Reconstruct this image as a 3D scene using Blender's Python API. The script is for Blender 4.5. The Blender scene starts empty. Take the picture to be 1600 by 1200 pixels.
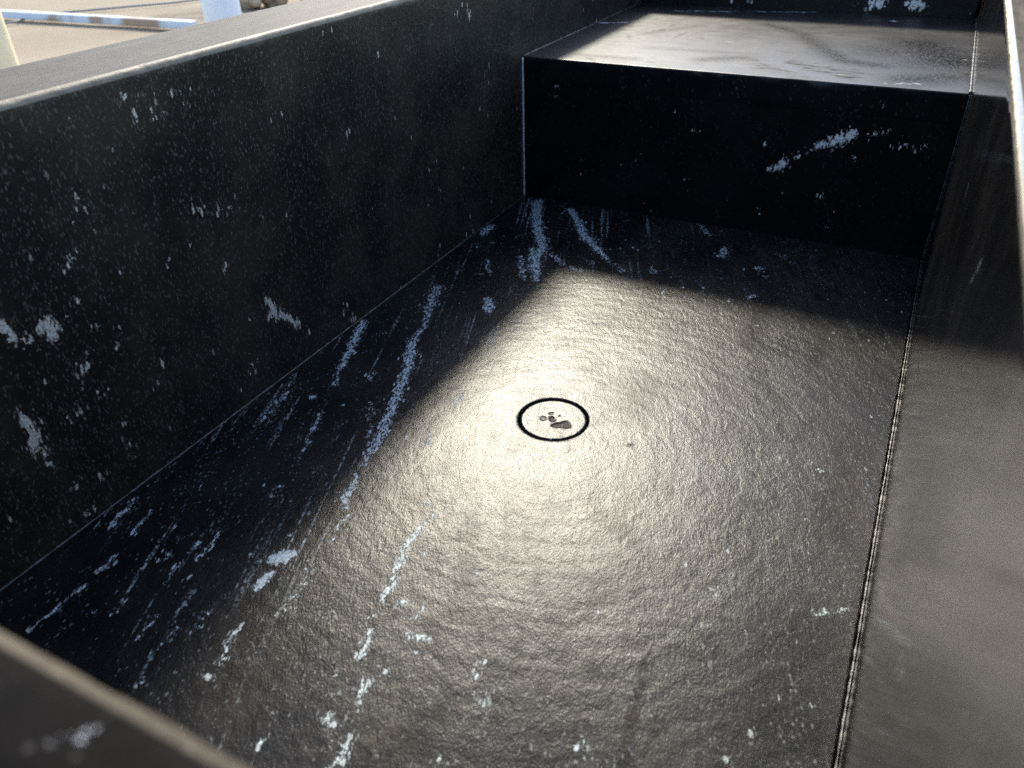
import bpy, bmesh, math, random
import numpy as np
from mathutils import Vector, Matrix, noise as mnoise
R = math.radians
scene = bpy.context.scene

# ---------------------------------------------------------------- dimensions (metres)
W = 0.45        # inner width of the trough
H = 0.1623      # height of the raised step
HT = 0.2513     # rim height above the basin floor
LN = 0.803      # basin length
D = 0.4056      # step depth
T = 0.0774      # slab thickness at the rim
GROUND = -0.05

# ---------------------------------------------------------------- camera
cam_d = bpy.data.cameras.new('camera')
cam = bpy.data.objects.new('camera', cam_d)
scene.collection.objects.link(cam)
yaw, pitch, roll = -0.48020, -0.59134, -0.02503
cy_, sy_, cp_, sp_ = math.cos(yaw), math.sin(yaw), math.cos(pitch), math.sin(pitch)
fwd = Vector((sy_ * cp_, cy_ * cp_, sp_))
rt = Vector((cy_, -sy_, 0))
up = rt.cross(fwd)
rr = rt * math.cos(roll) + up * math.sin(roll)
uu = up * math.cos(roll) - rt * math.sin(roll)
m = Matrix((rr, uu, -fwd)).transposed().to_4x4()
m.translation = Vector((0.41386, -0.83889, 0.34902))
cam.matrix_world = m
cam_d.sensor_width = 36
cam_d.lens = 36 * 1229.92 / 1600
cam_d.clip_start = 0.01
cam_d.clip_end = 500
cam_d.dof.use_dof = True
cam_d.dof.focus_distance = 0.62
cam_d.dof.aperture_fstop = 11.0
scene.camera = cam

# ---------------------------------------------------------------- sky and sun
SUN_DIR = Vector((-0.575, 1.10, 1.0)).normalized()
elev = math.asin(SUN_DIR.z)
azim = math.atan2(SUN_DIR.x, SUN_DIR.y)
world = bpy.data.worlds.new('World')
scene.world = world
world.use_nodes = True
wn = world.node_tree.nodes
bg = wn['Background']
sky = wn.new('ShaderNodeTexSky')
sky.sky_type = 'NISHITA'
sky.sun_disc = False
sky.sun_elevation = elev
sky.sun_rotation = azim
sky.dust_density = 1.0
world.node_tree.links.new(sky.outputs[0], bg.inputs[0])
bg.inputs[1].default_value = 0.15
sl = bpy.data.lights.new('sun', 'SUN')
sl.energy = 2.5
sl.angle = R(7)
sl.color = (1.0, 0.93, 0.76)
so = bpy.data.objects.new('sun', sl)
scene.collection.objects.link(so)
so.rotation_euler = SUN_DIR.to_track_quat('Z', 'Y').to_euler()
so.location = (-1.5, 3, 3)
scene.view_settings.view_transform = 'Standard'
scene.view_settings.look = 'None'
scene.view_settings.exposure = 1.35
scene.view_settings.gamma = 1
scene.cycles.max_bounces = 8
scene.cycles.use_denoising = False
scene.cycles.sample_clamp_indirect = 1.5
scene.cycles.blur_glossy = 0.6

# ---------------------------------------------------------------- where the stone is veined
# each entry: strength, [(x, y, z, radius), ...] along one vein, in metres on the slab it crosses
FLOOR_VEINS = [
 (.94, [(.023, -.011, .0, .0086), (.0543, -.0774, .0, .0078), (.0853, -.129, .0, .0071), (.0908, -.1566, .0, .0056), (.1124, -.2024, .0, .0052)]),
 (.87, [(.0768, -.1382, .0, .0047), (.0991, -.1878, .0, .0043)]),
 (.81, [(.0755, -.1634, .0, .0045), (.1002, -.2079, .0, .0041)]),
 (.87, [(.0072, -.1003, .0, .0065), (.0096, -.1231, .0, .0063)]),
 (.74, [(.0302, -.1407, .0, .0036)]),
 (.74, [(.0165, -.1505, .0, .0036)]),
 (.81, [(.046, -.1818, .0, .0034), (.0607, -.2051, .0, .0032)]),
 (.74, [(.0571, -.2148, .0, .0032)]),
 (.74, [(.0352, -.2166, .0, .0032)]),
 (.94, [(.0894, -.2588, .0, .0058), (.1001, -.2789, .0, .0055)]),
 (.94, [(.0696, -.0177, .0, .0055), (.0916, -.0466, .0, .0066), (.1149, -.0841, .0, .0074), (.1365, -.1061, .0, .0059), (.1562, -.1272, .0, .0045)]),
 (.74, [(.1562, -.1272, .0, .0034), (.1846, -.1493, .0, .0042)]),
 (.87, [(.1015, -.1431, .0, .0045), (.1237, -.1587, .0, .0044)]),
 (.74, [(.132, -.1616, .0, .0043), (.1524, -.1702, .0, .0042)]),
 (.7, [(.1464, -.1435, .0, .0066)]),
 (.87, [(.2194, -.0004, .0, .0039), (.2385, -.0254, .0, .0037)]),
 (.87, [(.2624, -.0535, .0, .0059), (.2642, -.0737, .0, .0057)]),
 (.87, [(.3044, -.0873, .0, .0065)]),
 (.81, [(.3141, -.1035, .0, .0042)]),
 (.87, [(.3116, -.1508, .0, .0058)]),
 (.81, [(.2937, -.1687, .0, .0038)]),
 (.84, [(.2125, -.1367, .0, .0064)]),
 (.66, [(.1765, -.0936, .0, .0046)]),
 (.81, [(.235, -.1783, .0, .0059)]),
 (.66, [(.2655, -.1498, .0, .004)]),
 (.66, [(.313, -.045, .0, .0035), (.3313, -.0605, .0, .0033)]),
 (.62, [(.1396, -.0254, .0, .0053)]),
 (.97, [(.0059, -.3445, .0, .0045), (.0184, -.3762, .0, .0051), (.0344, -.4166, .0, .0039)]),
 (.81, [(.0344, -.4166, .0, .0023), (.0459, -.4394, .0, .003)]),
 (.74, [(.0612, -.4754, .0, .0027), (.0703, -.5026, .0, .0026), (.0803, -.5254, .0, .0024)]),
 (.91, [(.0407, -.4596, .0, .0043)]),
 (.7, [(.0263, -.5034, .0, .0041), (.0204, -.4787, .0, .0043), (.007, -.442, .0, .0039)]),
 (.84, [(.0319, -.2586, .0, .0071), (.0444, -.292, .0, .0066), (.0608, -.3283, .0, .0035), (.0646, -.3513, .0, .0051)]),
 (.94, [(.0646, -.3513, .0, .0051), (.0727, -.3711, .0, .0065), (.0862, -.3947, .0, .0054), (.0966, -.4238, .0, .0058), (.1067, -.4504, .0, .0054), (.1179, -.4777, .0, .0051), (.1224, -.4977, .0, .0043)]),
 (.87, [(.1224, -.4977, .0, .0036), (.1253, -.5119, .0, .0035)]),
 (.97, [(.1294, -.5249, .0, .0034), (.1356, -.5454, .0, .0049), (.1393, -.5504, .0, .0032)]),
 (.7, [(.0885, -.4497, .0, .0035), (.1173, -.4921, .0, .0031)]),
 (.74, [(.0619, -.4092, .0, .0038), (.0677, -.4201, .0, .0037)]),
 (.7, [(.0326, -.3538, .0, .0052)]),
 (.87, [(.1466, -.5582, .0, .0021), (.1473, -.5724, .0, .0025), (.1514, -.5797, .0, .0025)]),
 (.97, [(.1223, -.5671, -.0, .0026)]),
 (1, [(.1042, -.5623, .0, .0016)]),
 (.81, [(.1439, -.4047, .0, .0035), (.1496, -.4304, .0, .0034)]),
 (.84, [(.1501, -.4626, -.0, .0038), (.1527, -.4754, .0, .0037)]),
 (.77, [(.1674, -.504, .0, .0028)]),
 (.74, [(.1817, -.5187, .0, .0038), (.1942, -.5309, .0, .0036)]),
 (.87, [(.1951, -.5325, .0, .0026), (.1935, -.5504, .0, .0025)]),
 (.97, [(.1935, -.5504, .0, .003), (.1949, -.5578, .0, .0034), (.1961, -.569, .0, .0033), (.2013, -.5837, .0, .0041), (.2043, -.5968, .0, .004), (.2055, -.6051, .0, .0026)]),
 (.81, [(.2055, -.6051, .0, .0017), (.2078, -.617, .0, .0017)]),
 (.97, [(.2129, -.6261, .0, .0029), (.2147, -.6346, .0, .0032), (.218, -.6433, .0, .0031)]),
 (.97, [(.2277, -.6528, .0, .0041), (.233, -.664, .0, .0029)]),
 (.74, [(.2126, -.5612, .0, .0028), (.2077, -.5635, .0, .0028)]),
 (.77, [(.2191, -.586, .0, .0027)]),
 (.91, [(.2179, -.6022, .0, .0039)]),
 (.84, [(.2293, -.6067, .0, .0038)]),
 (.94, [(.2329, -.6188, .0, .0036), (.2415, -.6175, .0, .0036)]),
 (.84, [(.2423, -.6271, .0, .0031)]),
 (.84, [(.2487, -.6384, .0, .0023)]),
 (1.25, [(.1281, -.6086, .0, .0043), (.1344, -.6015, .0, .0053), (.1369, -.5985, .0, .0039)]),
 (1.15, [(.135, -.6165, .0, .0028), (.135, -.621, .0, .0042), (.1349, -.6285, .0, .0037)]),
 (.77, [(.151, -.6021, .0, .0038), (.1569, -.6158, .0, .0036), (.1581, -.6258, .0, .0036)]),
 (.74, [(.1581, -.6258, .0, .0027), (.1589, -.6376, .0, .003)]),
 (.77, [(.1652, -.6326, .0, .0026)]),
 (.77, [(.2121, -.6535, .0, .0023), (.2114, -.6581, .0, .0023)]),
 (.84, [(.2208, -.6651, .0, .0026)]),
 (.94, [(.2234, -.6788, .0, .005), (.2284, -.6802, .0, .0049)]),
 (.94, [(.24, -.682, .0, .0038), (.2425, -.6905, .0, .0043), (.2426, -.6974, .0, .0043)]),
 (.77, [(.2337, -.6887, .0, .0034)]),
 (.91, [(.2098, -.6926, .0, .0025)]),
 (.77, [(.1992, -.6895, .0, .0029)]),
 (.91, [(.2027, -.7027, .0, .0035)]),
 (.77, [(.2455, -.5647, .0, .0045)]),
 (.77, [(.2871, -.6338, .0, .0032), (.2898, -.6415, .0, .0032)]),
 (.74, [(.2744, -.6173, .0, .0031), (.2794, -.6264, .0, .003)]),
 (.97, [(.0084, -.6044, .0, .0017), (.012, -.6196, .0, .0028), (.0151, -.6336, .0, .0016)]),
 (.94, [(.0268, -.6093, .0, .0017), (.0294, -.6179, .0, .0022), (.0327, -.629, .0, .0027)]),
 (.91, [(.0389, -.6466, .0, .002), (.04, -.661, .0, .0025)]),
 (.91, [(.0415, -.6712, .0, .0019), (.0416, -.6855, .0, .0019), (.0416, -.7078, .0, .0018)]),
 (.97, [(.0821, -.6017, .0, .0016), (.0849, -.6145, .0, .002), (.0869, -.6271, .0, .002)]),
 (.84, [(.0775, -.6162, .0, .002), (.0783, -.6254, .0, .002)]),
 (.7, [(.0669, -.6089, .0, .0026), (.065, -.6198, .0, .0026)]),
 (.84, [(.0662, -.6312, .0, .0025), (.0684, -.6383, .0, .002)]),
 (.91, [(.0791, -.6349, .0, .0015), (.0838, -.6493, .0, .0019)]),
 (.77, [(.1022, -.6474, .0, .0023), (.1088, -.6667, .0, .0022), (.1166, -.6787, .0, .0021), (.1147, -.6901, .0, .0021)]),
 (.84, [(.0976, -.6701, .0, .0018), (.1009, -.6877, .0, .0017)]),
 (.91, [(.0727, -.6705, .0, .0023)]),
 (.87, [(.0641, -.6823, .0, .0023)]),
 (.87, [(.0747, -.6811, .0, .0023)]),
 (.91, [(.126, -.6647, .0, .0026)]),
 (.7, [(.1206, -.651, .0, .0027), (.1241, -.6704, .0, .0026)]),
 (.87, [(.1452, -.6554, .0, .0025), (.1519, -.6784, .0, .0032)]),
 (.84, [(.1545, -.687, .0, .0031)]),
 (.84, [(.1245, -.7057, .0, .0031)]),
 (.74, [(.1009, -.5864, .0, .0021)]),
 (.77, [(.1244, -.5877, .0, .0035)]),
 (.74, [(.0627, -.5935, .0, .0022)]),
 (.7, [(.0866, -.5524, .0, .0029), (.0894, -.5652, .0, .0028)]),
 (.73, [(.4103, -.3817, .0, .0053)]),
 (.68, [(.4091, -.4364, .0, .0046)]),
 (.77, [(.4154, -.4653, .0, .0024)]),
 (.73, [(.3733, -.5244, .0, .003), (.3741, -.5089, .0, .0027)]),
 (.77, [(.4258, -.5095, .0, .0034), (.4413, -.5001, .0, .0034)]),
 (.82, [(.4034, -.6144, .0, .0026)]),
 (.68, [(.351, -.5063, .0, .0041)]),
 (.73, [(.4105, -.5964, .0, .0024)]),
 (.77, [(.3375, -.6286, .0, .002), (.3453, -.6445, .0, .0019)]),
 (.68, [(.3412, -.6059, .0, .0032)]),
 (.82, [(.4314, -.5688, .0, .0025)]),
]
FLOOR_DULL = [
 (.75, [(.3521, -.5727, .0, .0019), (.357, -.6116, .0, .0035), (.3621, -.6363, .0, .0036)]),
 (.55, [(.3779, -.437, .0, .0085)]),
 (.4, [(.4232, -.3342, .0, .0141), (.4253, -.4399, .0, .0131)]),
 (.45, [(.2614, -.6847, .0, .0099), (.273, -.6458, .0, .0078)]),
 (1, [(.2837, -.4113, .0, .0024)]),
 (.7, [(.3248, -.1683, .0, .0131), (.3296, -.2411, .0, .0099)]),
 (.6, [(.3861, -.1666, .0, .0109), (.3831, -.2497, .0, .0078)]),
 (.5, [(.4228, -.5353, .0, .0279), (.4252, -.5833, .0, .0245)]),
 (.35, [(.2701, -.3331, .0, .0217), (.2726, -.3701, .0, .0161)]),
]
SIDE_VEINS = [
 (.97, [(.0, -.5197, .2366, .003)]),
 (.97, [(.0, -.5156, .2298, .0022), (.0, -.5176, .2255, .0027)]),
 (.84, [(.0, -.506, .2367, .0027)]),
 (.81, [(.0, -.4979, .2349, .0023)]),
 (.87, [(.0, -.501, .2248, .0032)]),
 (.81, [(.0, -.4957, .2212, .0023)]),
 (.81, [(.0, -.4877, .2341, .0019)]),
 (.66, [(.0, -.479, .2229, .0029)]),
 (.81, [(.0, -.5574, .2348, .0016)]),
 (.77, [(.0, -.5508, .2283, .002)]),
 (.74, [(.0, -.5656, .2157, .0024)]),
 (.87, [(.0, -.5697, .1933, .0029)]),
 (.81, [(.0, -.5668, .185, .0025)]),
 (1, [(.0, -.5844, .1638, .0034)]),
 (.74, [(.0, -.5763, .1793, .0025)]),
 (.74, [(.0, -.5921, .1579, .0037)]),
 (.87, [(-.0, -.4882, .1584, .0036)]),
 (.81, [(-.0, -.4929, .1632, .002)]),
 (.74, [(.0, -.4712, .1505, .0043)]),
 (.74, [(.0, -.4532, .1463, .0034)]),
 (.7, [(.0, -.4882, .1512, .0031)]),
 (.97, [(.0, -.5208, .1343, .0025)]),
 (.87, [(.0, -.502, .1388, .0021)]),
 (.87, [(.0, -.5583, .1434, .0023)]),
 (.87, [(.0, -.5473, .1386, .0024)]),
 (.81, [(.0, -.4769, .1126, .0028)]),
 (.74, [(.0, -.5062, .1229, .0026)]),
 (.94, [(.0, -.6128, .1307, .0083)]),
 (1.05, [(.0, -.6245, .1315, .0028), (.0, -.6321, .1376, .0032), (.0, -.636, .1456, .0046)]),
 (.87, [(.0, -.6349, .1347, .0028)]),
 (.94, [(.0, -.5907, .1384, .003)]),
 (.87, [(.0, -.5986, .1326, .0026)]),
 (.94, [(.0, -.5998, .0972, .005), (.0, -.602, .0998, .0049)]),
 (.91, [(.0, -.6068, .0884, .0023)]),
 (.77, [(.0, -.5996, .0792, .0033)]),
 (.74, [(.0, -.5927, .0788, .0028)]),
 (.94, [(.0, -.5839, .1186, .0023)]),
 (.81, [(.0, -.5783, .1007, .0024)]),
 (.81, [(.0, -.5704, .1103, .0024)]),
 (.74, [(.0, -.5503, .0738, .0031)]),
 (.66, [(.0, -.5568, .0613, .0042)]),
 (.97, [(.0, -.6459, .0933, .0021), (.0, -.6431, .0814, .006), (.0, -.6446, .0703, .0052), (.0, -.642, .0612, .0035)]),
 (.87, [(.0, -.6396, .0531, .0032)]),
 (.91, [(.0, -.6333, .0299, .0038)]),
 (.87, [(-.0, -.6326, .0084, .0035)]),
 (.77, [(.0, -.6188, .0748, .0023), (.0, -.6089, .0707, .0023)]),
 (.94, [(.0, -.5877, .0491, .002)]),
 (.66, [(.0, -.5935, .0358, .0036), (.0, -.5919, .0245, .0036)]),
 (.66, [(-.0, -.6173, .0232, .004)]),
 (1, [(.0, -.5031, .0982, .0022)]),
 (.7, [(.0, -.4766, .0252, .0058)]),
 (1, [(.0, -.4469, .0707, .0032), (.0, -.4388, .055, .0052), (.0, -.4196, .0341, .0042)]),
 (.97, [(.0, -.4476, .0554, .0045)]),
 (.84, [(.0, -.3598, .0201, .0039)]),
 (.84, [(.0, -.3527, .0055, .0048)]),
 (.81, [(.0, -.4394, .1854, .0022)]),
 (.7, [(.0, -.4633, .1504, .0028), (.0, -.4504, .1425, .0029)]),
 (.94, [(-.0, -.4771, .1141, .0023)]),
 (.94, [(.0, -.1199, .233, .0028), (.0, -.115, .2205, .0038)]),
]
RISER_VEINS = [
 (.75, [(.3, .0, .0804, .0041), (.3287, .0, .0997, .004)]),
 (.74, [(.359, .0, .1171, .0032), (.3716, .0, .1155, .0032)]),
 (1.02, [(.288, .0, .0707, .0055), (.3, .0, .0804, .0061)]),
 (1.02, [(.3284, .0, .101, .0053), (.3486, .0, .1097, .0078), (.359, .0, .1171, .0058)]),
 (.74, [(.3085, .0, .0868, .0034)]),
 (.84, [(.3716, .0, .1155, .0032), (.388, .0, .1222, .0031)]),
 (.84, [(.3645, .0, .0906, .0033)]),
 (1.3, [(.3512, .0, .1491, .0031), (.351, .0, .1555, .0031)]),
 (1.2, [(.0427, .0, .141, .0023), (.042, .0, .1341, .0031)]),
 (.74, [(.0413, .0, .123, .0023)]),
 (.66, [(.2043, .0, .1018, .0043)]),
 (.62, [(.3991, -.0, .1112, .0044), (.4277, .0, .111, .0043)]),
 (.74, [(.3411, .0, .0502, .0041)]),
 (.77, [(.1994, .0, .0496, .0037)]),
 (.7, [(.2815, .0, .0263, .0036)]),
 (.7, [(.3516, .0, .0219, .0042)]),
]
FAR_VEINS = [
 (1, [(.3231, .4056, .1733, .0086), (.3342, .4056, .1769, .0068)]),
 (1, [(.3653, .4056, .1775, .0076), (.382, .4056, .1752, .0075)]),
 (.87, [(.1605, .4056, .1699, .0046)]),
]
STEP_VEINS = [
 (1.2, [(.3548, .3602, .1623, .0057)]),
 (.87, [(.0719, .3475, .1623, .0041), (.1505, .3686, .1623, .0041)]),
 (.87, [(.175, .377, .1623, .0041), (.2503, .3971, .1623, .004)]),
 (.94, [(.0031, .2214, .1623, .0039), (.0379, .2387, .1623, .0039)]),
 (.81, [(.3778, .0118, .1623, .0042), (.4054, .0227, .1623, .0042)]),
 (.74, [(.2381, .1558, .1623, .0034), (.2555, .1584, .1623, .0034)]),
]
STEP_DULL = [
 (.9, [(.3731, .1687, .1623, .0724)]),
 (1, [(.431, .1392, .1623, .0916), (.396, .2144, .1623, .0662)]),
 (.9, [(.2114, .2852, .1623, .017), (.2594, .2379, .1623, .0214), (.2975, .1588, .1623, .0231), (.329, .1002, .1623, .0217), (.3676, .0893, .1623, .0211)]),
 (.8, [(.1913, .0544, .1623, .0158), (.2269, .0782, .1623, .0191)]),
 (.7, [(.1304, .2467, .1623, .0151), (.0859, .1751, .1623, .0146)]),
 (.7, [(.0526, .0299, .1623, .0115), (.1201, .0307, .1623, .0112)]),
 (.9, [(.3956, .0352, .1623, .0352), (.4389, .0663, .1623, .0398)]),
 (.6, [(.1145, .0904, .1623, .0101), (.2353, .1025, .1623, .0097)]),
]
RIGHT_VEINS = [
 (.84, [(.45, -.4901, .2078, .0018), (.45, -.4763, .1905, .0026)]),
 (.81, [(.45, -.4423, .1646, .0021), (.45, -.445, .1553, .0029)]),
 (.74, [(.45, -.4533, .1424, .0022), (.45, -.4503, .1294, .0022)]),
 (.74, [(.45, -.3972, .1058, .0033), (.45, -.3991, .0859, .0043), (.45, -.4261, .0863, .0024)]),
 (.66, [(.45, -.1128, .0686, .0063)]),
 (.66, [(.45, -.4477, .2028, .0027)]),
 (.66, [(.45, -.6314, .1216, .004), (.45, -.6549, .1376, .0036)]),
 (.7, [(.45, -.2971, .1713, .0072)]),
]
NEAR_VEINS = [
 (1.3, [(.3317, -.8087, .2513, .0015)]),
 (1.15, [(.3325, -.8112, .2513, .0013)]),
 (.94, [(.3286, -.8146, .2513, .0014)]),
 (.94, [(.3421, -.8095, .2513, .0009)]),
 (.94, [(.3242, -.8104, .2513, .0011)]),
]
PLUG_PITS = [
 (1, [(.2263, -.4131, -.0, .0018), (.2334, -.4081, .0, .0025)]),
 (1, [(.2217, -.4074, .0, .0018)]),
 (.7, [(.2146, -.4081, .0, .0018)]),
 (.8, [(.2252, -.4013, .0, .0007)]),
 (.7, [(.2187, -.4008, .0, .0011)]),
]

# ---------------------------------------------------------------- helpers
def capsule_mask(co, table, soft=0.85, ragged=0.6):
    """1 on the vein's axis falling to 0 outside it, for every vertex."""
    out = np.zeros(len(co))
    wv = np.zeros_like(co)                        # ragged outlines: bend the distance field a little
    for k, (fr, am) in enumerate(((310, .0013), (620, .0009), (1150, .0006))):
        for a in range(3):
            wv[:, a] += am * np.sin(fr * co[:, (a + 1) % 3] + 1.7 * k + a) * np.cos(fr * .83 * co[:, (a + 2) % 3] + 2.3 * a + .9 * k)
    co = co + wv * ragged
    for s, pts in table:
        if len(pts) == 1:
            pts = [pts[0], pts[0]]
        for a, b in zip(pts[:-1], pts[1:]):
            A = np.array(a[:3]); B = np.array(b[:3])
            ra, rb = a[3], b[3]
            d = B - A
            L2 = float(d @ d)
            t = np.clip((co - A) @ d / L2, 0, 1) if L2 > 1e-12 else np.zeros(len(co))
            q = A + t[:, None] * d
            dist = np.linalg.norm(co - q, axis=1)
            rad = (ra + (rb - ra) * t) * 1.85
            v = np.clip((rad - dist) / (rad * soft), 0, 1)
            v = v * v * (3 - 2 * v) * s
            out = np.maximum(out, v)
    return out

def set_attr(me, name, vals):
    at = me.attributes.new(name, 'FLOAT', 'POINT')
    at.data.foreach_set('value', np.asarray(vals, dtype=np.float32))

def coords(me):
    c = np.empty(len(me.vertices) * 3, dtype=np.float32)
    me.vertices.foreach_get('co', c)
    return c.reshape(-1, 3).astype(float)

def axis(lo, hi, b, step):
    n = max(1, int(round((hi - lo - 2 * b) / step)))
    return [lo, lo + b * .45, lo + b * .8] + list(np.linspace(lo + b, hi - b, n + 1)) + [hi - b * .8, hi - b * .45, hi]

def slab_mesh(name, x, y, z, b, steps, wobble=0.0):
    """A slab with rounded arrises, its faces gridded so that veins can be laid on them."""
    ax = [axis(*x, b, steps[0]), axis(*y, b, steps[1]), axis(*z, b, steps[2])]
    idx = {}
    vs = []
    fs = []
    lo = Vector((x[0] + b, y[0] + b, z[0] + b)); hi = Vector((x[1] - b, y[1] - b, z[1] - b))
    def vert(i, j, k):
        key = (i, j, k)
        if key not in idx:
            p = Vector((ax[0][i], ax[1][j], ax[2][k]))
            c = Vector((min(max(p.x, lo.x), hi.x), min(max(p.y, lo.y), hi.y), min(max(p.z, lo.z), hi.z)))
            d = p - c
            if d.length > 1e-9:
                bb = b
                if wobble:
                    bb = b * (1 + wobble * mnoise.noise(p * 90) + wobble * .6 * mnoise.noise(p * 260))
                # keep the flat faces exactly flat: only round where two axes leave the core
                if sum(abs(v) > 1e-9 for v in d) > 1:
                    p = c + d.normalized() * min(b, bb)
            idx[key] = len(vs)
            vs.append(p)
        return idx[key]
    n = [len(a) for a in ax]
    for a in range(3):
        p, q = [(1, 2), (2, 0), (0, 1)][a]
        for side in (0, 1):
            f = 0 if side == 0 else n[a] - 1
            for i in range(n[p] - 1):
                for j in range(n[q] - 1):
                    quad = []
                    for di, dj in ((0, 0), (1, 0), (1, 1), (0, 1)):
                        t = [0, 0, 0]
                        t[a] = f; t[p] = i + di; t[q] = j + dj
                        quad.append(vert(*t))
                    fs.append(quad if side else quad[::-1])
    me = bpy.data.meshes.new(name)
    me.from_pydata([tuple(v) for v in vs], [], fs)
    me.update()
    me.polygons.foreach_set('use_smooth', [True] * len(me.polygons))
    return me

def link(name, me, mat, parent=None):
    o = bpy.data.objects.new(name, me)
    scene.collection.objects.link(o)
    if mat:
        me.materials.append(mat)
    if parent:
        o.parent = parent
    return o

def bm_obj(name, bm, mat, parent=None, smooth=True):
    me = bpy.data.meshes.new(name)
    bm.to_mesh(me)
    bm.free()
    if smooth:
        me.polygons.foreach_set('use_smooth', [True] * len(me.polygons))
    return link(name, me, mat, parent)

def tube(pts, radius, sides=8, jitter=0.0, seed=1, closed=True):
    """bmesh tube along pts; radius may vary a little along its length."""
    rnd = random.Random(seed)
    bm = bmesh.new()
    rings = []
    n = len(pts)
    for i, p in enumerate(pts):
        p = Vector(p)
        d = (Vector(pts[min(i + 1, n - 1)]) - Vector(pts[max(i - 1, 0)])).normalized()
        a = d.orthogonal().normalized() if abs(d.z) > .9 else d.cross(Vector((0, 0, 1))).normalized()
        b = d.cross(a)
        ring = []
        rad = (radius[i] if hasattr(radius, '__len__') else radius) * (1 + jitter * rnd.uniform(-1, 1))
        for k in range(sides):
            t = 2 * math.pi * k / sides
            ring.append(bm.verts.new(p + (a * math.cos(t) + b * math.sin(t)) * rad * (1 + jitter * .5 * rnd.uniform(-1, 1))))
        rings.append(ring)
    for r0, r1 in zip(rings[:-1], rings[1:]):
        for k in range(sides):
            bm.faces.new((r0[k], r0[(k + 1) % sides], r1[(k + 1) % sides], r1[k]))
    if closed:
        bm.faces.new(rings[0][::-1])
        bm.faces.new(rings[-1])
    bmesh.ops.recalc_face_normals(bm, faces=bm.faces)
    return bm

# ---------------------------------------------------------------- materials
class NT:
    def __init__(self, name):
        self.mat = bpy.data.materials.new(name)
        self.mat.use_nodes = True
        self.t = self.mat.node_tree
        self.n = self.t.nodes
        self.bsdf = self.n['Principled BSDF']
    def new(self, kind, **kw):
        o = self.n.new(kind)
        for k, v in kw.items():
            setattr(o, k, v)
        return o
    def put(self, sock, v):
        if hasattr(v, 'links') or hasattr(v, 'is_output'):
            self.t.links.new(v, sock)
        else:
            sock.default_value = v
    def math(self, op, a, b=0.0, c=0.0, clamp=False):
        o = self.new('ShaderNodeMath', operation=op, use_clamp=clamp)
        self.put(o.inputs[0], a); self.put(o.inputs[1], b); self.put(o.inputs[2], c)
        return o.outputs[0]
    def ramp(self, v, lo, hi, a=0.0, b=1.0, smooth=True):
        o = self.new('ShaderNodeMapRange', interpolation_type='SMOOTHSTEP' if smooth else 'LINEAR', clamp=True)
        self.put(o.inputs['Value'], v)
        self.put(o.inputs['From Min'], lo); self.put(o.inputs['From Max'], hi)
        self.put(o.inputs['To Min'], a); self.put(o.inputs['To Max'], b)
        return o.outputs['Result']
    def pos(self, rot=(0, 0, 0), scale=(1, 1, 1)):
        tc = self.new('ShaderNodeTexCoord')
        mp = self.new('ShaderNodeMapping')
        mp.vector_type = 'TEXTURE'                # turn first, then stretch
        mp.inputs['Rotation'].default_value = [-v for v in rot]
        mp.inputs['Scale'].default_value = [1 / v for v in scale]
        self.t.links.new(tc.outputs['Object'], mp.inputs['Vector'])
        return mp.outputs['Vector']
    def noise(self, vec, scale, detail=2.0, rough=0.5, dist=0.0):
        o = self.new('ShaderNodeTexNoise')
        self.put(o.inputs['Vector'], vec)
        o.inputs['Scale'].default_value = scale
        o.inputs['Detail'].default_value = detail
        o.inputs['Roughness'].default_value = rough
        o.inputs['Distortion'].default_value = dist
        return o.outputs['Fac']
    def mix(self, f, a, b):
        o = self.new('ShaderNodeMix', data_type='RGBA')
        self.put(o.inputs['Factor'], f)
        self.put(o.inputs[6], a if hasattr(a, 'is_output') else (*a, 1))
        self.put(o.inputs[7], b if hasattr(b, 'is_output') else (*b, 1))
        return o.outputs[2]
    def attr(self, name):
        o = self.new('ShaderNodeAttribute', attribute_name=name)
        return o.outputs['Fac']
    def bump(self, h, dist, strength=1.0, normal=None):
        o = self.new('ShaderNodeBump')
        o.inputs['Strength'].default_value = strength
        o.inputs['Distance'].default_value = dist
        self.put(o.inputs['Height'], h)
        if normal is not None:
            self.put(o.inputs['Normal'], normal)
        return o.outputs['Normal']

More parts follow.
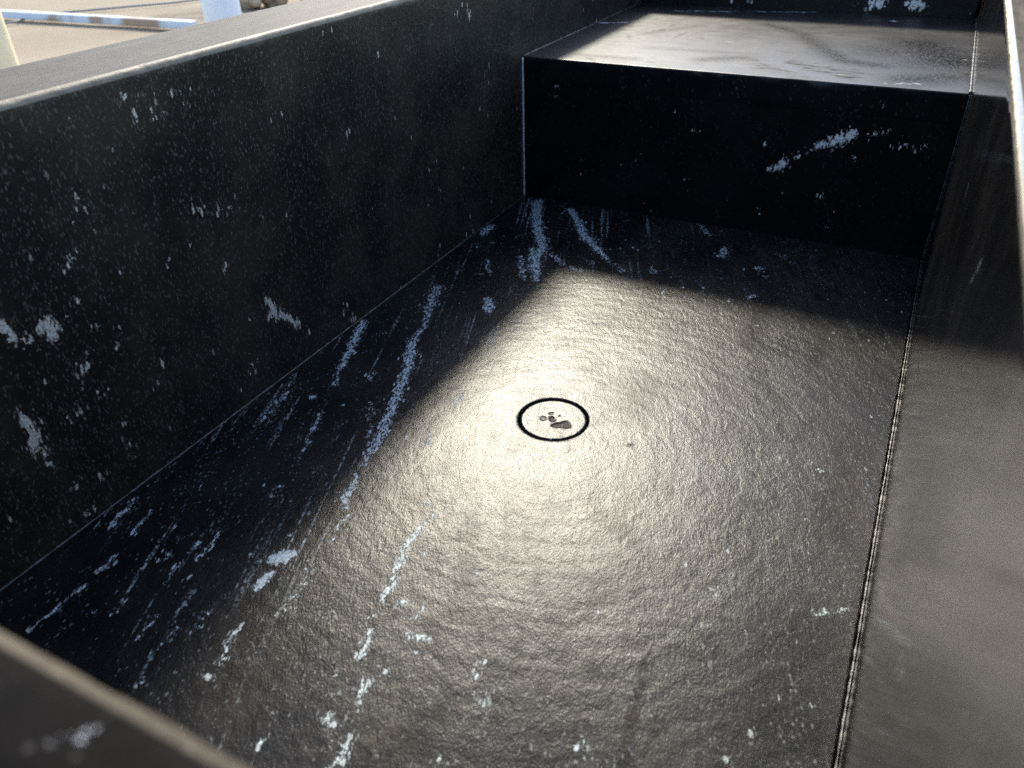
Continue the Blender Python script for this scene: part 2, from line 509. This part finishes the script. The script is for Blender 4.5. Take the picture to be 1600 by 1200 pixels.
def stone(name, rough=0.4, rough_var=0.08, grain=0.00012, waves=0.0004, wave_scale=170, stretch=(1, 1, 1), rot=(0, 0, 0),
          speck=0.5, speck_scale=620, speck_hi=0.05, tint=(0.0085, 0.0082, 0.0085), vein=(0.46, 0.47, 0.49), fine=(0.11, 0.11, 0.115),
          swirl=None, spec=0.5, streak=None, aniso=0.0, blotch=0.0, threads=0.0, swell=1.6, stain=0.0, vein_scale=260, grit=.05, gather=1.0, clump=0.0, extra_rings=None, solid_dull=False):
    s = NT(name)
    P = s.pos()
    V = s.pos(rot, stretch)                       # stretched along the bedding of the stone
    # white veins: fractal noise cut by the vein mask that lies on the mesh, broken up into flecks
    vm = s.attr('vein')
    drift = s.noise(s.pos(rot, streak), 70, 4, .65) if streak else s.noise(V, 24, 4, .65)
    vn = s.noise(V, vein_scale, 6, .72, .5)
    vn = s.math('ADD', s.math('MULTIPLY', vn, 1.65), -.325)
    thr = s.math('SUBTRACT', .98, s.math('ADD', s.math('MULTIPLY', vm, .57), s.math('MULTIPLY', s.ramp(drift, .5, .8), clump)))
    core_f = s.ramp(vn, thr, s.math('ADD', thr, .08))
    def flecks(scale, size, base, by_vein, by_drift):
        vo = s.new('ShaderNodeTexVoronoi', feature='F1')
        s.put(vo.inputs['Vector'], V)
        vo.inputs['Scale'].default_value = scale
        sep = s.new('ShaderNodeSeparateColor')
        s.put(sep.inputs[0], vo.outputs['Color'])
        # chance that a cell holds a fleck, and how large that fleck is
        chance = s.math('ADD', s.math('MULTIPLY', vm, by_vein), s.math('MULTIPLY', s.ramp(drift, .44, .72), by_drift))
        chance = s.math('ADD', chance, base)
        has = s.math('LESS_THAN', sep.outputs[0], chance)
        rad = s.math('MULTIPLY', s.math('ADD', sep.outputs[1], .35), size)
        wob = s.math('MULTIPLY', s.math('SUBTRACT', s.noise(P, scale * 1.6, 3, .7), .5), 1.5)
        d = s.math('ADD', vo.outputs['Distance'], wob)
        return s.math('MULTIPLY', has, s.ramp(d, s.math('MULTIPLY', rad, .7), rad, 1.0, 0.0)), sep.outputs[2]
    f1, t1 = flecks(speck_scale * .50, .48, .0012 * speck, .55, .022 * speck * gather)
    f2, t2 = flecks(speck_scale * 1.15, .55, grit * speck, .45, .34 * speck * gather)
    vein_f = s.math('MAXIMUM', core_f, s.math('MULTIPLY', f1, s.ramp(t1, 0, 1, .25, .9)))
    if threads:                                   # hair-thin pale lines along the bedding, broken and faint
        tl = s.noise(s.pos(rot, (1.0, .035, 1)), 210, 2, .55)
        br = s.noise(V, 520, 4, .7)
        gate = s.ramp(s.noise(P, 9, 3, .6), .38, .6)
        th = s.math('MULTIPLY', s.ramp(tl, .60, .68), s.ramp(br, .46, .60))
        sx = s.new('ShaderNodeSeparateXYZ')
        s.put(sx.inputs[0], P)
        side = s.ramp(sx.outputs[0], .13, .27, 1.0, .10)   # the bedding lines run out towards the right of the slab
        vein_f = s.math('MAXIMUM', vein_f, s.math('MULTIPLY', s.math('MULTIPLY', s.math('MULTIPLY', th, gate), side), threads))
    speck_f = s.math('MULTIPLY', f2, s.ramp(t2, 0, 1, .12, 1.0))
    # body colour: nearly black with brown and grey clouds
    cl = s.noise(P, 14, 5, .6)
    base = s.mix(s.ramp(cl, .38, .66), tuple(v * .75 for v in tint), tuple(v * 1.9 * k for v, k in zip(tint, (1.08, 1.0, .92))))
    if stain:                                     # brownish mineral film left by wiping
        sf = s.math('MULTIPLY', s.ramp(s.noise(P, 8, 6, .7, .6), .42, .70), s.ramp(s.noise(V, 150, 4, .7), .3, .7))
        sx0 = s.new('ShaderNodeSeparateXYZ'); s.put(sx0.inputs[0], P)
        sf = s.math('MULTIPLY', sf, s.ramp(sx0.outputs[0], .06, .26, .1, 1.0))
        base = s.mix(s.math('MULTIPLY', sf, stain), base, (.046, .034, .024))
    col = s.mix(s.math('MULTIPLY', speck_f, .85), base, fine)
    vcol = s.mix(s.ramp(s.noise(P, 620, 4, .7), .3, .68), tuple(v * .38 for v in vein), tuple(min(1, v * 1.25) for v in vein))
    col = s.mix(vein_f, col, vcol)
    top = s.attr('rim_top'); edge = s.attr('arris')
    rim_sheen = s.mix(s.noise(s.pos((0, 0, 0), (1, .12, 1)), 240, 4, .6), (.05, .044, .036), (.20, .175, .142))  # brushed grey painted in for the bright sky reflected on the rim tops
    col = s.mix(s.math('MULTIPLY', top, .9), col, rim_sheen)
    col = s.mix(s.math('MULTIPLY', edge, s.ramp(s.noise(P, 130, 4, .7), .25, .6, .55, 1)), col, (.36, .305, .23))  # tan arris colour stands in for light caught along the chamfer
    s.put(s.bsdf.inputs['Base Color'], col)
    # gloss
    dull = s.math('MULTIPLY', s.attr('dull'), s.ramp(s.noise(P, 420, 4, .7), .28, .56)) if not solid_dull else s.attr('dull')
    rn = s.noise(V, 60, 4, .6)
    r = s.math('ADD', rough - rough_var, s.math('MULTIPLY', rn, 2 * rough_var))
    r = s.math('ADD', r, s.math('MULTIPLY', vein_f, .18))
    if swirl:
        (cx, cyy), amount, sc = swirl
        tc = s.new('ShaderNodeTexCoord')
        mp = s.new('ShaderNodeMapping'); mp.inputs['Location'].default_value = (-cx, -cyy, 0)
        s.t.links.new(tc.outputs['Object'], mp.inputs['Vector'])
        wv = s.new('ShaderNodeTexWave', wave_type='RINGS', rings_direction='SPHERICAL')
        s.t.links.new(mp.outputs['Vector'], wv.inputs['Vector'])
        wv.inputs['Scale'].default_value = sc; wv.inputs['Distortion'].default_value = 9
        wv.inputs['Detail'].default_value = 4; wv.inputs['Detail Scale'].default_value = 1.6
        wv.inputs['Detail Roughness'].default_value = .7
        smear = s.math('MULTIPLY', wv.outputs['Fac'], s.math('MULTIPLY', s.ramp(s.noise(P, 7, 4, .6), .34, .62), s.ramp(s.noise(V, 160, 4, .7), .3, .65)))
        r = s.math('ADD', r, s.math('MULTIPLY', smear, amount))
        dull = s.math('MAXIMUM', dull, s.math('MULTIPLY', smear, .9))
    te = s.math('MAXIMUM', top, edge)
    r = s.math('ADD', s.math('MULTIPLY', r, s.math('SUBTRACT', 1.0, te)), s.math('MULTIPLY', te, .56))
    s.put(s.bsdf.inputs['Roughness'], s.math('MINIMUM', s.math('ADD', r, s.math('MULTIPLY', dull, .12)), .95))
    if blotch:
        # wiped and water-marked patches of differing gloss
        bl = s.ramp(s.noise(P, 11, 6, .68, .8), .34, .66) if not aniso else s.ramp(s.noise(V, 16, 3, .5), .3, .6)
        bl2 = s.ramp(s.noise(V, 38, 5, .7, .5), .35, .68)
        dull = s.math('MAXIMUM', dull, s.math('MULTIPLY', s.math('MULTIPLY', bl, bl2), blotch))
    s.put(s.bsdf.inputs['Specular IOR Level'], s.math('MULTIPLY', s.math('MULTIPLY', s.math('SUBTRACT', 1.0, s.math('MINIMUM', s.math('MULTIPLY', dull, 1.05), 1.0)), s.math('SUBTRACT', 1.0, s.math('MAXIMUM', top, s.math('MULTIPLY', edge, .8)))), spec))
    # relief: leathered waves, then grain, then the veins standing slightly proud
    n1 = s.noise(V, wave_scale, 3, .5, .6)
    n0 = s.noise(P, wave_scale * .28, 2, .5)
    h = s.math('ADD', n1, s.math('MULTIPLY', n0, swell))
    if extra_rings:
        (cx, cyy), amount, sc = extra_rings
        tc = s.new('ShaderNodeTexCoord')
        mp = s.new('ShaderNodeMapping'); mp.inputs['Location'].default_value = (-cx, -cyy, 0)
        s.t.links.new(tc.outputs['Object'], mp.inputs['Vector'])
        wv = s.new('ShaderNodeTexWave', wave_type='RINGS', rings_direction='SPHERICAL')
        s.t.links.new(mp.outputs['Vector'], wv.inputs['Vector'])
        wv.inputs['Scale'].default_value = sc; wv.inputs['Distortion'].default_value = 6
        wv.inputs['Detail'].default_value = 3; wv.inputs['Detail Scale'].default_value = 3
        h = s.math('ADD', h, s.math('MULTIPLY', wv.outputs['Fac'], amount))
    nb = s.bump(h, waves)
    g = s.noise(V, 1100, 3, .65)
    g = s.math('ADD', g, s.math('MULTIPLY', vein_f, .5))
    nb = s.bump(g, grain, 1.0, nb)
    s.put(s.bsdf.inputs['Normal'], nb)
    s.bsdf.inputs['IOR'].default_value = 1.52
    if aniso:                                     # rubbed up and down: the sheen smears vertically
        s.bsdf.inputs['Anisotropic'].default_value = aniso
        tv = s.new('ShaderNodeCombineXYZ')
        tv.inputs[2].default_value = 1.0
        s.put(s.bsdf.inputs['Tangent'], tv.outputs[0])
    return s.mat

BED = R(20)
m_floor = stone('leathered_black_stone', gather=1.3, streak=(1.0, .07, 1), blotch=.42, rough=.29, rough_var=.05, grain=.00020, waves=.00023, wave_scale=300, threads=.75, swell=.8, stain=.75, spec=.195,
                rot=(0, 0, -BED), stretch=(1.0, .5, 1), speck=.95, speck_scale=760, fine=(.12, .135, .14),
                vein=(.48, .54, .55), tint=(.0062, .0060, .0062), vein_scale=540, extra_rings=((.235, -.44), .24, 20))
m_plug = stone('worn_black_stone', gather=1.3, streak=(1.0, .07, 1), blotch=.42, rough=.29, rough_var=.05, grain=.00020, waves=.00023, wave_scale=300, threads=.75, swell=.8, stain=.75, spec=.195,
                rot=(0, 0, -BED), stretch=(1.0, .5, 1), speck=.95, speck_scale=760, fine=(.12, .135, .14),
                vein=(.48, .54, .55), tint=(.0062, .0060, .0062), vein_scale=540, extra_rings=((.235, -.44), .24, 20), solid_dull=True)
m_side = stone('honed_black_stone', rough=.37, rough_var=.06, grain=.00030, waves=.00012, wave_scale=150,
               stretch=(1, 1, .38), gather=.55, clump=.30, tint=(.0175, .0140, .0105), spec=.31, speck=1.5, speck_scale=950, fine=(.13, .112, .092), grit=.17, vein=(.74, .65, .53))
m_right = stone('rubbed_black_stone', aniso=.5, rough=.105, rough_var=.03, blotch=.45, grain=.000008, waves=.00003, wave_scale=90,
                stretch=(1, 1.4, .12), speck=.3, vein=(.30, .31, .31), fine=(.06, .06, .06))
m_riser = stone('smooth_black_stone', clump=.08, spec=.2, rough=.30, rough_var=.05, grain=.00004, waves=.0001, stretch=(1, 1, .5), speck=1.0, speck_scale=700,
                fine=(.05, .05, .052), vein=(.80, .76, .70), tint=(.0035, .0035, .004))
m_step = stone('wiped_black_stone', spec=.36, rough=.36, rough_var=.05, grain=.00008, waves=.0001, speck=.3, stretch=(.3, 1, 1),
               fine=(.08, .08, .08), vein=(.5, .52, .56), swirl=((.37, .14), .14, 9))
m_rim = stone('near_black_stone', rough=.6, spec=.04, rough_var=.06, grain=.0001, waves=.0002, speck=.5, tint=(.0045, .0038, .0033), vein=(.5, .5, .51), fine=(.05, .045, .04))

def plain(name, col, rough, metal=0.0, var=0.25, scale=40, bump=0.0, bscale=300, spec=.5):
    s = NT(name)
    P = s.pos()
    c = s.mix(s.ramp(s.noise(P, scale, 5, .6), .3, .7), tuple(v * (1 - var) for v in col), tuple(min(1, v * (1 + var)) for v in col))
    s.put(s.bsdf.inputs['Base Color'], c)
    s.bsdf.inputs['Roughness'].default_value = rough
    s.bsdf.inputs['Metallic'].default_value = metal
    s.bsdf.inputs['Specular IOR Level'].default_value = spec
    if bump:
        s.put(s.bsdf.inputs['Normal'], s.bump(s.noise(P, bscale, 4, .6), bump))
    return s.mat
m_bead = plain('clear_resin_bead', (.06, .056, .05), .32, var=.9, scale=120, bump=.0006, bscale=500, spec=.7)
m_bead_pale = plain('pale_resin_bead', (.42, .44, .45), .3, var=.3, scale=120)
m_gap = plain('dark_joint', (.004, .004, .004), .9)
m_post = plain('pale_blue_plastic', (.74, .82, .90), .35, var=.04, scale=9)
m_ypost = plain('cream_paint', (.88, .76, .50), .45, var=.08, scale=10)
m_rock = plain('brown_rock', (.36, .27, .18), .9, var=.5, scale=30, bump=.006, bscale=60)
m_block = plain('grey_concrete', (.42, .40, .42), .85, var=.12, scale=25, bump=.002, bscale=200)
m_cable = plain('grey_hose', (.17, .18, .19), .6)
def steel_mat():
    s = NT('galvanised_steel_with_rust')
    P = s.pos()
    f = s.ramp(s.noise(P, 4.5, 3, .6), .48, .60)
    c = s.mix(f, (.56, .63, .72), (.34, .24, .17))
    s.put(s.bsdf.inputs['Base Color'], c)
    s.bsdf.inputs['Roughness'].default_value = .5
    return s.mat
m_steel = steel_mat()
def sand_mat():
    s = NT('dry_sandy_ground')
    P = s.pos()
    a = s.noise(P, 2.2, 6, .62); b = s.noise(P, 60, 5, .7)
    c = s.mix(s.ramp(a, .3, .7), (.25, .195, .132), (.315, .253, .178))
    c = s.mix(s.math('MULTIPLY', s.ramp(b, .5, .75), .35), c, (.20, .155, .115))
    st = s.attr('stain')
    c = s.mix(s.math('MULTIPLY', st, s.ramp(s.noise(P, 14, 5, .7), .3, .6)), c, (.09, .065, .045))
    s.put(s.bsdf.inputs['Base Color'], c)
    s.bsdf.inputs['Roughness'].default_value = .95
    s.put(s.bsdf.inputs['Normal'], s.bump(s.math('ADD', b, s.math('MULTIPLY', s.noise(P, 300, 3), .4)), .0025))
    return s.mat
m_sand = sand_mat()

# ---------------------------------------------------------------- ground and the things standing on it
bm = bmesh.new()
def gaxis():
    inner = np.linspace(-5, 5, 141)
    outer = [-120, -60, -30, -16, -10, -7]
    return outer + list(inner) + [-v for v in outer[::-1]]
gx = gaxis()
grid = [[bm.verts.new((x - 1, y + 1, GROUND + (.006 * mnoise.fractal(Vector((x * 1.7, y * 1.7, 3)), .9, 2, 4) if max(abs(x), abs(y)) < 6 else 0) - .006)) for y in gx] for x in gx]
for i in range(len(gx) - 1):
    for j in range(len(gx) - 1):
        bm.faces.new((grid[i][j], grid[i + 1][j], grid[i + 1][j + 1], grid[i][j + 1]))
g = bm_obj('ground', bm, m_sand)
g['kind'] = 'structure'
gc = coords(g.data)
set_attr(g.data, 'stain', capsule_mask(gc, [(.8, [(-1.78, 1.12, GROUND, .14), (-1.62, 1.24, GROUND, .10)]), (.7, [(-2.75, 1.42, GROUND, .05)]), (.5, [(-1.75, 1.0, GROUND, .10)])], 1.0))

def thing(name, label, cat, loc=(0, 0, 0), group=None):
    o = bpy.data.objects.new(name, None)
    scene.collection.objects.link(o)
    o.location = loc
    o.empty_display_size = .1
    o['label'] = label; o['category'] = cat
    if group:
        o['group'] = group
    return o
def tag(o, label, cat):
    o['label'] = label; o['category'] = cat
    return o

def post(name, x, y, r, h, mat, label):
    bm = bmesh.new()
    prof = [(r, 0), (r, h - .01), (r - .002, h), (r - .006, h), (r - .006, .02)]
    n = 40
    rings = [[bm.verts.new((q * math.cos(2 * math.pi * k / n), q * math.sin(2 * math.pi * k / n), z)) for k in range(n)] for q, z in prof]
    for a, b in zip(rings[:-1], rings[1:]):
        for k in range(n):
            bm.faces.new((a[k], a[(k + 1) % n], b[(k + 1) % n], b[k]))
    bm.faces.new(rings[-1])
    bmesh.ops.recalc_face_normals(bm, faces=bm.faces)
    o = bm_obj(name, bm, mat)
    o.location = (x, y, GROUND - .004)
    return tag(o, label, 'post')
post('round_post', -1.135, .684, .044, 1.1, m_post, 'pale blue round post standing on the sand behind the long side wall')
post('round_post', -1.222, .150, .044, 1.1, m_ypost, 'cream yellow post at the left edge of the photo')

def square_bar(name, a, b, w, mat, label, cat):
    a = Vector(a); b = Vector(b)
    d = (b - a)
    L = d.length
    bm = bmesh.new()
    bmesh.ops.create_cube(bm, size=1)
    bmesh.ops.scale(bm, vec=(L, w * 1.3, w), verts=bm.verts)
    bmesh.ops.bevel(bm, geom=list(bm.edges), offset=w * .14, segments=3, profile=.5, affect='EDGES')
    o = bm_obj(name, bm, mat, smooth=False)
    o.location = (a + b) / 2
    o.rotation_euler = d.to_track_quat('X', 'Z').to_euler()
    return tag(o, label, cat)
square_bar('metal_bar', (-2.60, .862, GROUND + .011), (-1.52, .946, GROUND + .011), .022, m_steel,
           'blue grey metal bar with rust patches lying on the sand', 'metal bar')
pts = [(-2.30, .52, GROUND + .002), (-2.172, .789, GROUND + .002), (-2.19, .90, GROUND + .002), (-2.184, .993, GROUND + .002), (-2.06, 1.18, GROUND + .002), (-1.948, 1.384, GROUND + .002), (-1.90, 1.9, GROUND + .002)]
fine_pts = []
for i in range(len(pts) - 1):
    p0 = Vector(pts[max(i - 1, 0)]); p1 = Vector(pts[i]); p2 = Vector(pts[i + 1]); p3 = Vector(pts[min(i + 2, len(pts) - 1)])
    for t in np.linspace(0, 1, 9)[:-1]:
        fine_pts.append(.5 * ((2 * p1) + (p2 - p0) * t + (2 * p0 - 5 * p1 + 4 * p2 - p3) * t * t + (3 * p1 - p0 - 3 * p2 + p3) * t ** 3))
o = bm_obj('thin_hose', tube(fine_pts, .0032, 8), m_cable)
tag(o, 'thin grey hose running across the sand behind the metal bar', 'hose')

def rock(x, y, r, seed, label):
    bm = bmesh.new()
    bmesh.ops.create_icosphere(bm, subdivisions=4, radius=r)
    for v in bm.verts:
        n = mnoise.fractal(v.co * (1.1 / r) + Vector((seed * 7.3, 0, 0)), 1, 2, 4)
        c = mnoise.cell(v.co * (1.3 / r) + Vector((seed, 3, 1)))
        v.co *= 1 + .25 * n + .10 * c
        v.co.z *= .72
    o = bm_obj('brown_rock', bm, m_rock)
    o.location = (x, y, GROUND + r * .45)
    o['group'] = 'brown rocks beside the concrete block'
    return tag(o, label, 'rock')
rock(-1.66, 1.33, .045, 1, 'brown rock beside the pale blue post, the one nearest the post')
rock(-1.61, 1.40, .050, 2, 'brown rock between the pale blue post and the grey concrete block')

def block(x, y, rz, size, label):
    me = slab_mesh('concrete_block', (-size[0] / 2, size[0] / 2), (-size[1] / 2, size[1] / 2), (0, size[2]), .006, (.03, .03, .03), .3)
    o = link('concrete_block', me, m_block)
    o.location = (x, y, GROUND - .003)
    o.rotation_euler.z = rz
    return tag(o, label, 'concrete block')
block(-1.46, 1.49, R(28), (.16, .14, .16), 'pale grey concrete block on the sand behind the rim of the trough')

# ---------------------------------------------------------------- the stone trough
sink = thing('stone_trough_sink', 'long black stone trough sink with white veins and a raised step at the far end', 'sink', (0, 0, GROUND))
off = Vector((0, 0, -GROUND))
def slab(name, x, y, z, b, steps, mat, veins, label=None, wobble=.12, dull=None, rim_sheen=0.0, arris=0.0):
    me = slab_mesh(name, x, y, z, b, steps, wobble)
    c = coords(me)
    set_attr(me, 'vein', capsule_mask(c, veins))
    set_attr(me, 'dull', capsule_mask(c, dull, 1.0) if dull else np.zeros(len(c)))
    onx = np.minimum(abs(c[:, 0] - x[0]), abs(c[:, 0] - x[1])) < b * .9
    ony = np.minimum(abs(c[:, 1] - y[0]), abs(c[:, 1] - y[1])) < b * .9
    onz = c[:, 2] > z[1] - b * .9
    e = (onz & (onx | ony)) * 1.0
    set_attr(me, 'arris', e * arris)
    set_attr(me, 'rim_top', ((c[:, 2] > z[1] - 1e-5) & (e < .5)) * rim_sheen)
    o = link(name, me, mat, sink)
    o.location = off
    if label:
        o['label'] = label
    return o
ZB = -.049
slab('side_wall', (-T, 0), (-LN - T, D + T), (ZB, HT), .0042, (.008, .003, .003), m_side, SIDE_VEINS, 'left side wall with white blotches', rim_sheen=.82, arris=.6)
slab('side_wall', (W, W + T), (-LN - T, D + T), (ZB, HT), .0042, (.006, .004, .004), m_right, RIGHT_VEINS, 'right side wall with a rubbed sheen', rim_sheen=1.0, arris=.25)
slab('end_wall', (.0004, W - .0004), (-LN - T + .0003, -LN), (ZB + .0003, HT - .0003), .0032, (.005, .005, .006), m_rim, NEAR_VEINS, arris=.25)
slab('end_wall', (.0004, W - .0004), (D, D + T - .0003), (ZB + .0003, HT - .0003), .004, (.004, .006, .004), m_riser, FAR_VEINS)
slab('step_riser', (.0006, W - .0006), (.0004, .03), (-.028, H - .006), .0003, (.004, .01, .004), m_riser, RISER_VEINS)
step = slab('step_slab', (.0010, W - .0014), (0, D - .0006), (H - .028, H), .0013, (.004, .004, .007), m_step, STEP_VEINS, dull=STEP_DULL)

step.data.materials.append(m_riser)
for p in step.data.polygons:
    if p.center.y < .0004 and p.center.z < H - .001:
        p.material_index = 1

# basin floor with a round hole for the drain
DX, DY, HOLE, PLUG = .2225, -.4065, .0262, .0246
X0, X1, Y0, Y1 = .0006, W - .0020, -LN + .0005, 0.0
def floor_mesh():
    st = .0017
    bm = bmesh.new()
    half = .039
    nx = int(round((X1 - X0) / st)); ny = int(round((Y1 - Y0) / st))
    xs = list(np.linspace(X0, X1, nx + 1)); ys = list(np.linspace(Y0, Y1, ny + 1))
    i0 = min(range(nx + 1), key=lambda i: abs(xs[i] - (DX - half))); i1 = min(range(nx + 1), key=lambda i: abs(xs[i] - (DX + half)))
    j0 = min(range(ny + 1), key=lambda j: abs(ys[j] - (DY - half))); j1 = min(range(ny + 1), key=lambda j: abs(ys[j] - (DY + half)))
    V = {}
    def v(i, j):
        if (i, j) not in V:
            V[(i, j)] = bm.verts.new((xs[i], ys[j], 0))
        return V[(i, j)]
    for i in range(nx):
        for j in range(ny):
            if i0 <= i < i1 and j0 <= j < j1:
                continue
            bm.faces.new((v(i, j), v(i + 1, j), v(i + 1, j + 1), v(i, j + 1)))
    loop = [(i, j0) for i in range(i0, i1)] + [(i1, j) for j in range(j0, j1)] + [(i, j1) for i in range(i1, i0, -1)] + [(i0, j) for j in range(j1, j0, -1)]
    outer = [v(*k) for k in loop]
    prof = [(.75, None), (.5, None), (.25, None), (.08, None)]
    def circ(p, r, z):
        d = Vector((p.co.x - DX, p.co.y - DY, 0)).normalized()
        return Vector((DX + d.x * r, DY + d.y * r, z))
    prev = outer
    rings = []
    for f, _ in prof:
        rings.append([bm.verts.new(p.co.lerp(circ(p, HOLE + .0012, 0), 1 - f)) for p in outer])
    for r_, z_ in ((HOLE + .0010, -.00003), (HOLE + .0004, -.0003), (HOLE, -.001), (HOLE, -.006), (HOLE - .0002, -.020)):
        rings.append([bm.verts.new(circ(p, r_, z_)) for p in outer])
    n = len(outer)
    for ring in rings:
        for k in range(n):
            bm.faces.new((prev[k], prev[(k + 1) % n], ring[(k + 1) % n], ring[k]))
        prev = ring
    bm.faces.new(prev)
    # skirt down the sides of the slab
    edges = [e for e in bm.edges if e.is_boundary]
    r = bmesh.ops.extrude_edge_only(bm, edges=edges)
    for q in r['geom']:
        if isinstance(q, bmesh.types.BMVert):
            q.co.z = -.028
    bmesh.ops.recalc_face_normals(bm, faces=bm.faces)
    for vv in bm.verts:
        if vv.co.z > -.0001:
            # hand-finished: a faint fall towards the drain and slow undulation
            d = math.hypot(vv.co.x - DX, vv.co.y - DY)
            if d > HOLE + .0011:
                vv.co.z += .00010 * mnoise.noise(Vector((vv.co.x * 30, vv.co.y * 30, 2))) * min(1, (d - HOLE) / .03)
    return bm
fl = bm_obj('floor_slab', floor_mesh(), m_floor, sink)
fl.location = off
fc = coords(fl.data)
set_attr(fl.data, 'vein', capsule_mask(fc, FLOOR_VEINS))
set_attr(fl.data, 'dull', capsule_mask(fc, FLOOR_DULL, 1.0))

# joints: resin beads along the seams, with a dark open gap by the right-hand wall
def seam(a, b, r, jitter, seed, label=None, mat=m_bead, step=.004):
    a = Vector(a); b = Vector(b)
    n = max(3, int((b - a).length / step))
    o = bm_obj('sealant_bead', tube([a.lerp(b, i / n) for i in range(n + 1)], r, 8, jitter, seed), mat, sink)
    o.location = off
    if label:
        o['label'] = label
    return o
seam((.0004, -LN + .001, -.0001), (.0004, -.001, -.0001), .0007, .35, 1)
seam((.0006, .0002, .0005), (.0006, .0002, H - .001), .0011, .2, 2, None, m_bead_pale)
seam((.0012, -.0002, -.0001), (W - .003, -.0002, -.0001), .0004, .3, 3, None, m_gap)
seam((W - .0007, -LN + .001, -.0005), (W - .0007, -.001, -.0005), .0006, .6, 4, 'uneven shiny bead in the open joint beside the right wall', step=.003)
seam((.0008, .003, H), (.0008, D - .001, H), .0009, .2, 5)
seam((W - .0009, .003, H + .0001), (W - .0009, D - .001, H + .0001), .0012, .3, 6)
seam((W - .0006, .0002, .001), (W - .0006, .0002, H - .001), .0005, .2, 7)

# drain cover: a loose stone disc with worn pits, sitting in the hole
def plug_mesh():
    bm = bmesh.new()
    n = 72
    prof = [(0, 0)] + [(PLUG * t, 0) for t in np.linspace(.06, .955, 26)] + [(PLUG * .98, -.0002), (PLUG, -.0009), (PLUG, -.012)]
    rings = []
    c = bm.verts.new((0, 0, 0))
    for r_, z_ in prof[1:]:
        rings.append([bm.verts.new((r_ * math.cos(2 * math.pi * k / n), r_ * math.sin(2 * math.pi * k / n), z_)) for k in range(n)])
    for k in range(n):
        bm.faces.new((c, rings[0][k], rings[0][(k + 1) % n]))
    for a, b in zip(rings[:-1], rings[1:]):
        for k in range(n):
            bm.faces.new((a[k], b[k], b[(k + 1) % n], a[(k + 1) % n]))
    bm.faces.new(rings[-1][::-1])
    bmesh.ops.recalc_face_normals(bm, faces=bm.faces)
    return bm
bmp = plug_mesh()
me = bpy.data.meshes.new('drain_cover')
bmp.to_mesh(me); bmp.free()
me.polygons.foreach_set('use_smooth', [True] * len(me.polygons))
pc = coords(me)
pit = capsule_mask(pc + np.array([DX + .0002, DY, 0]), PLUG_PITS, .35, .7) * (pc[:, 2] > -.0005)
pc[:, 2] -= pit * .0006
me.vertices.foreach_set('co', pc.astype(np.float32).ravel())
set_attr(me, 'vein', np.zeros(len(pc)))
set_attr(me, 'dull', pit * .8)
set_attr(me, 'arris', np.zeros(len(pc)))
plug = link('drain_cover', me, m_plug)
plug.location = (DX + .0002, DY, -.0003)
tag(plug, 'round stone drain cover with dark worn pits set flush in the basin floor', 'drain cover')
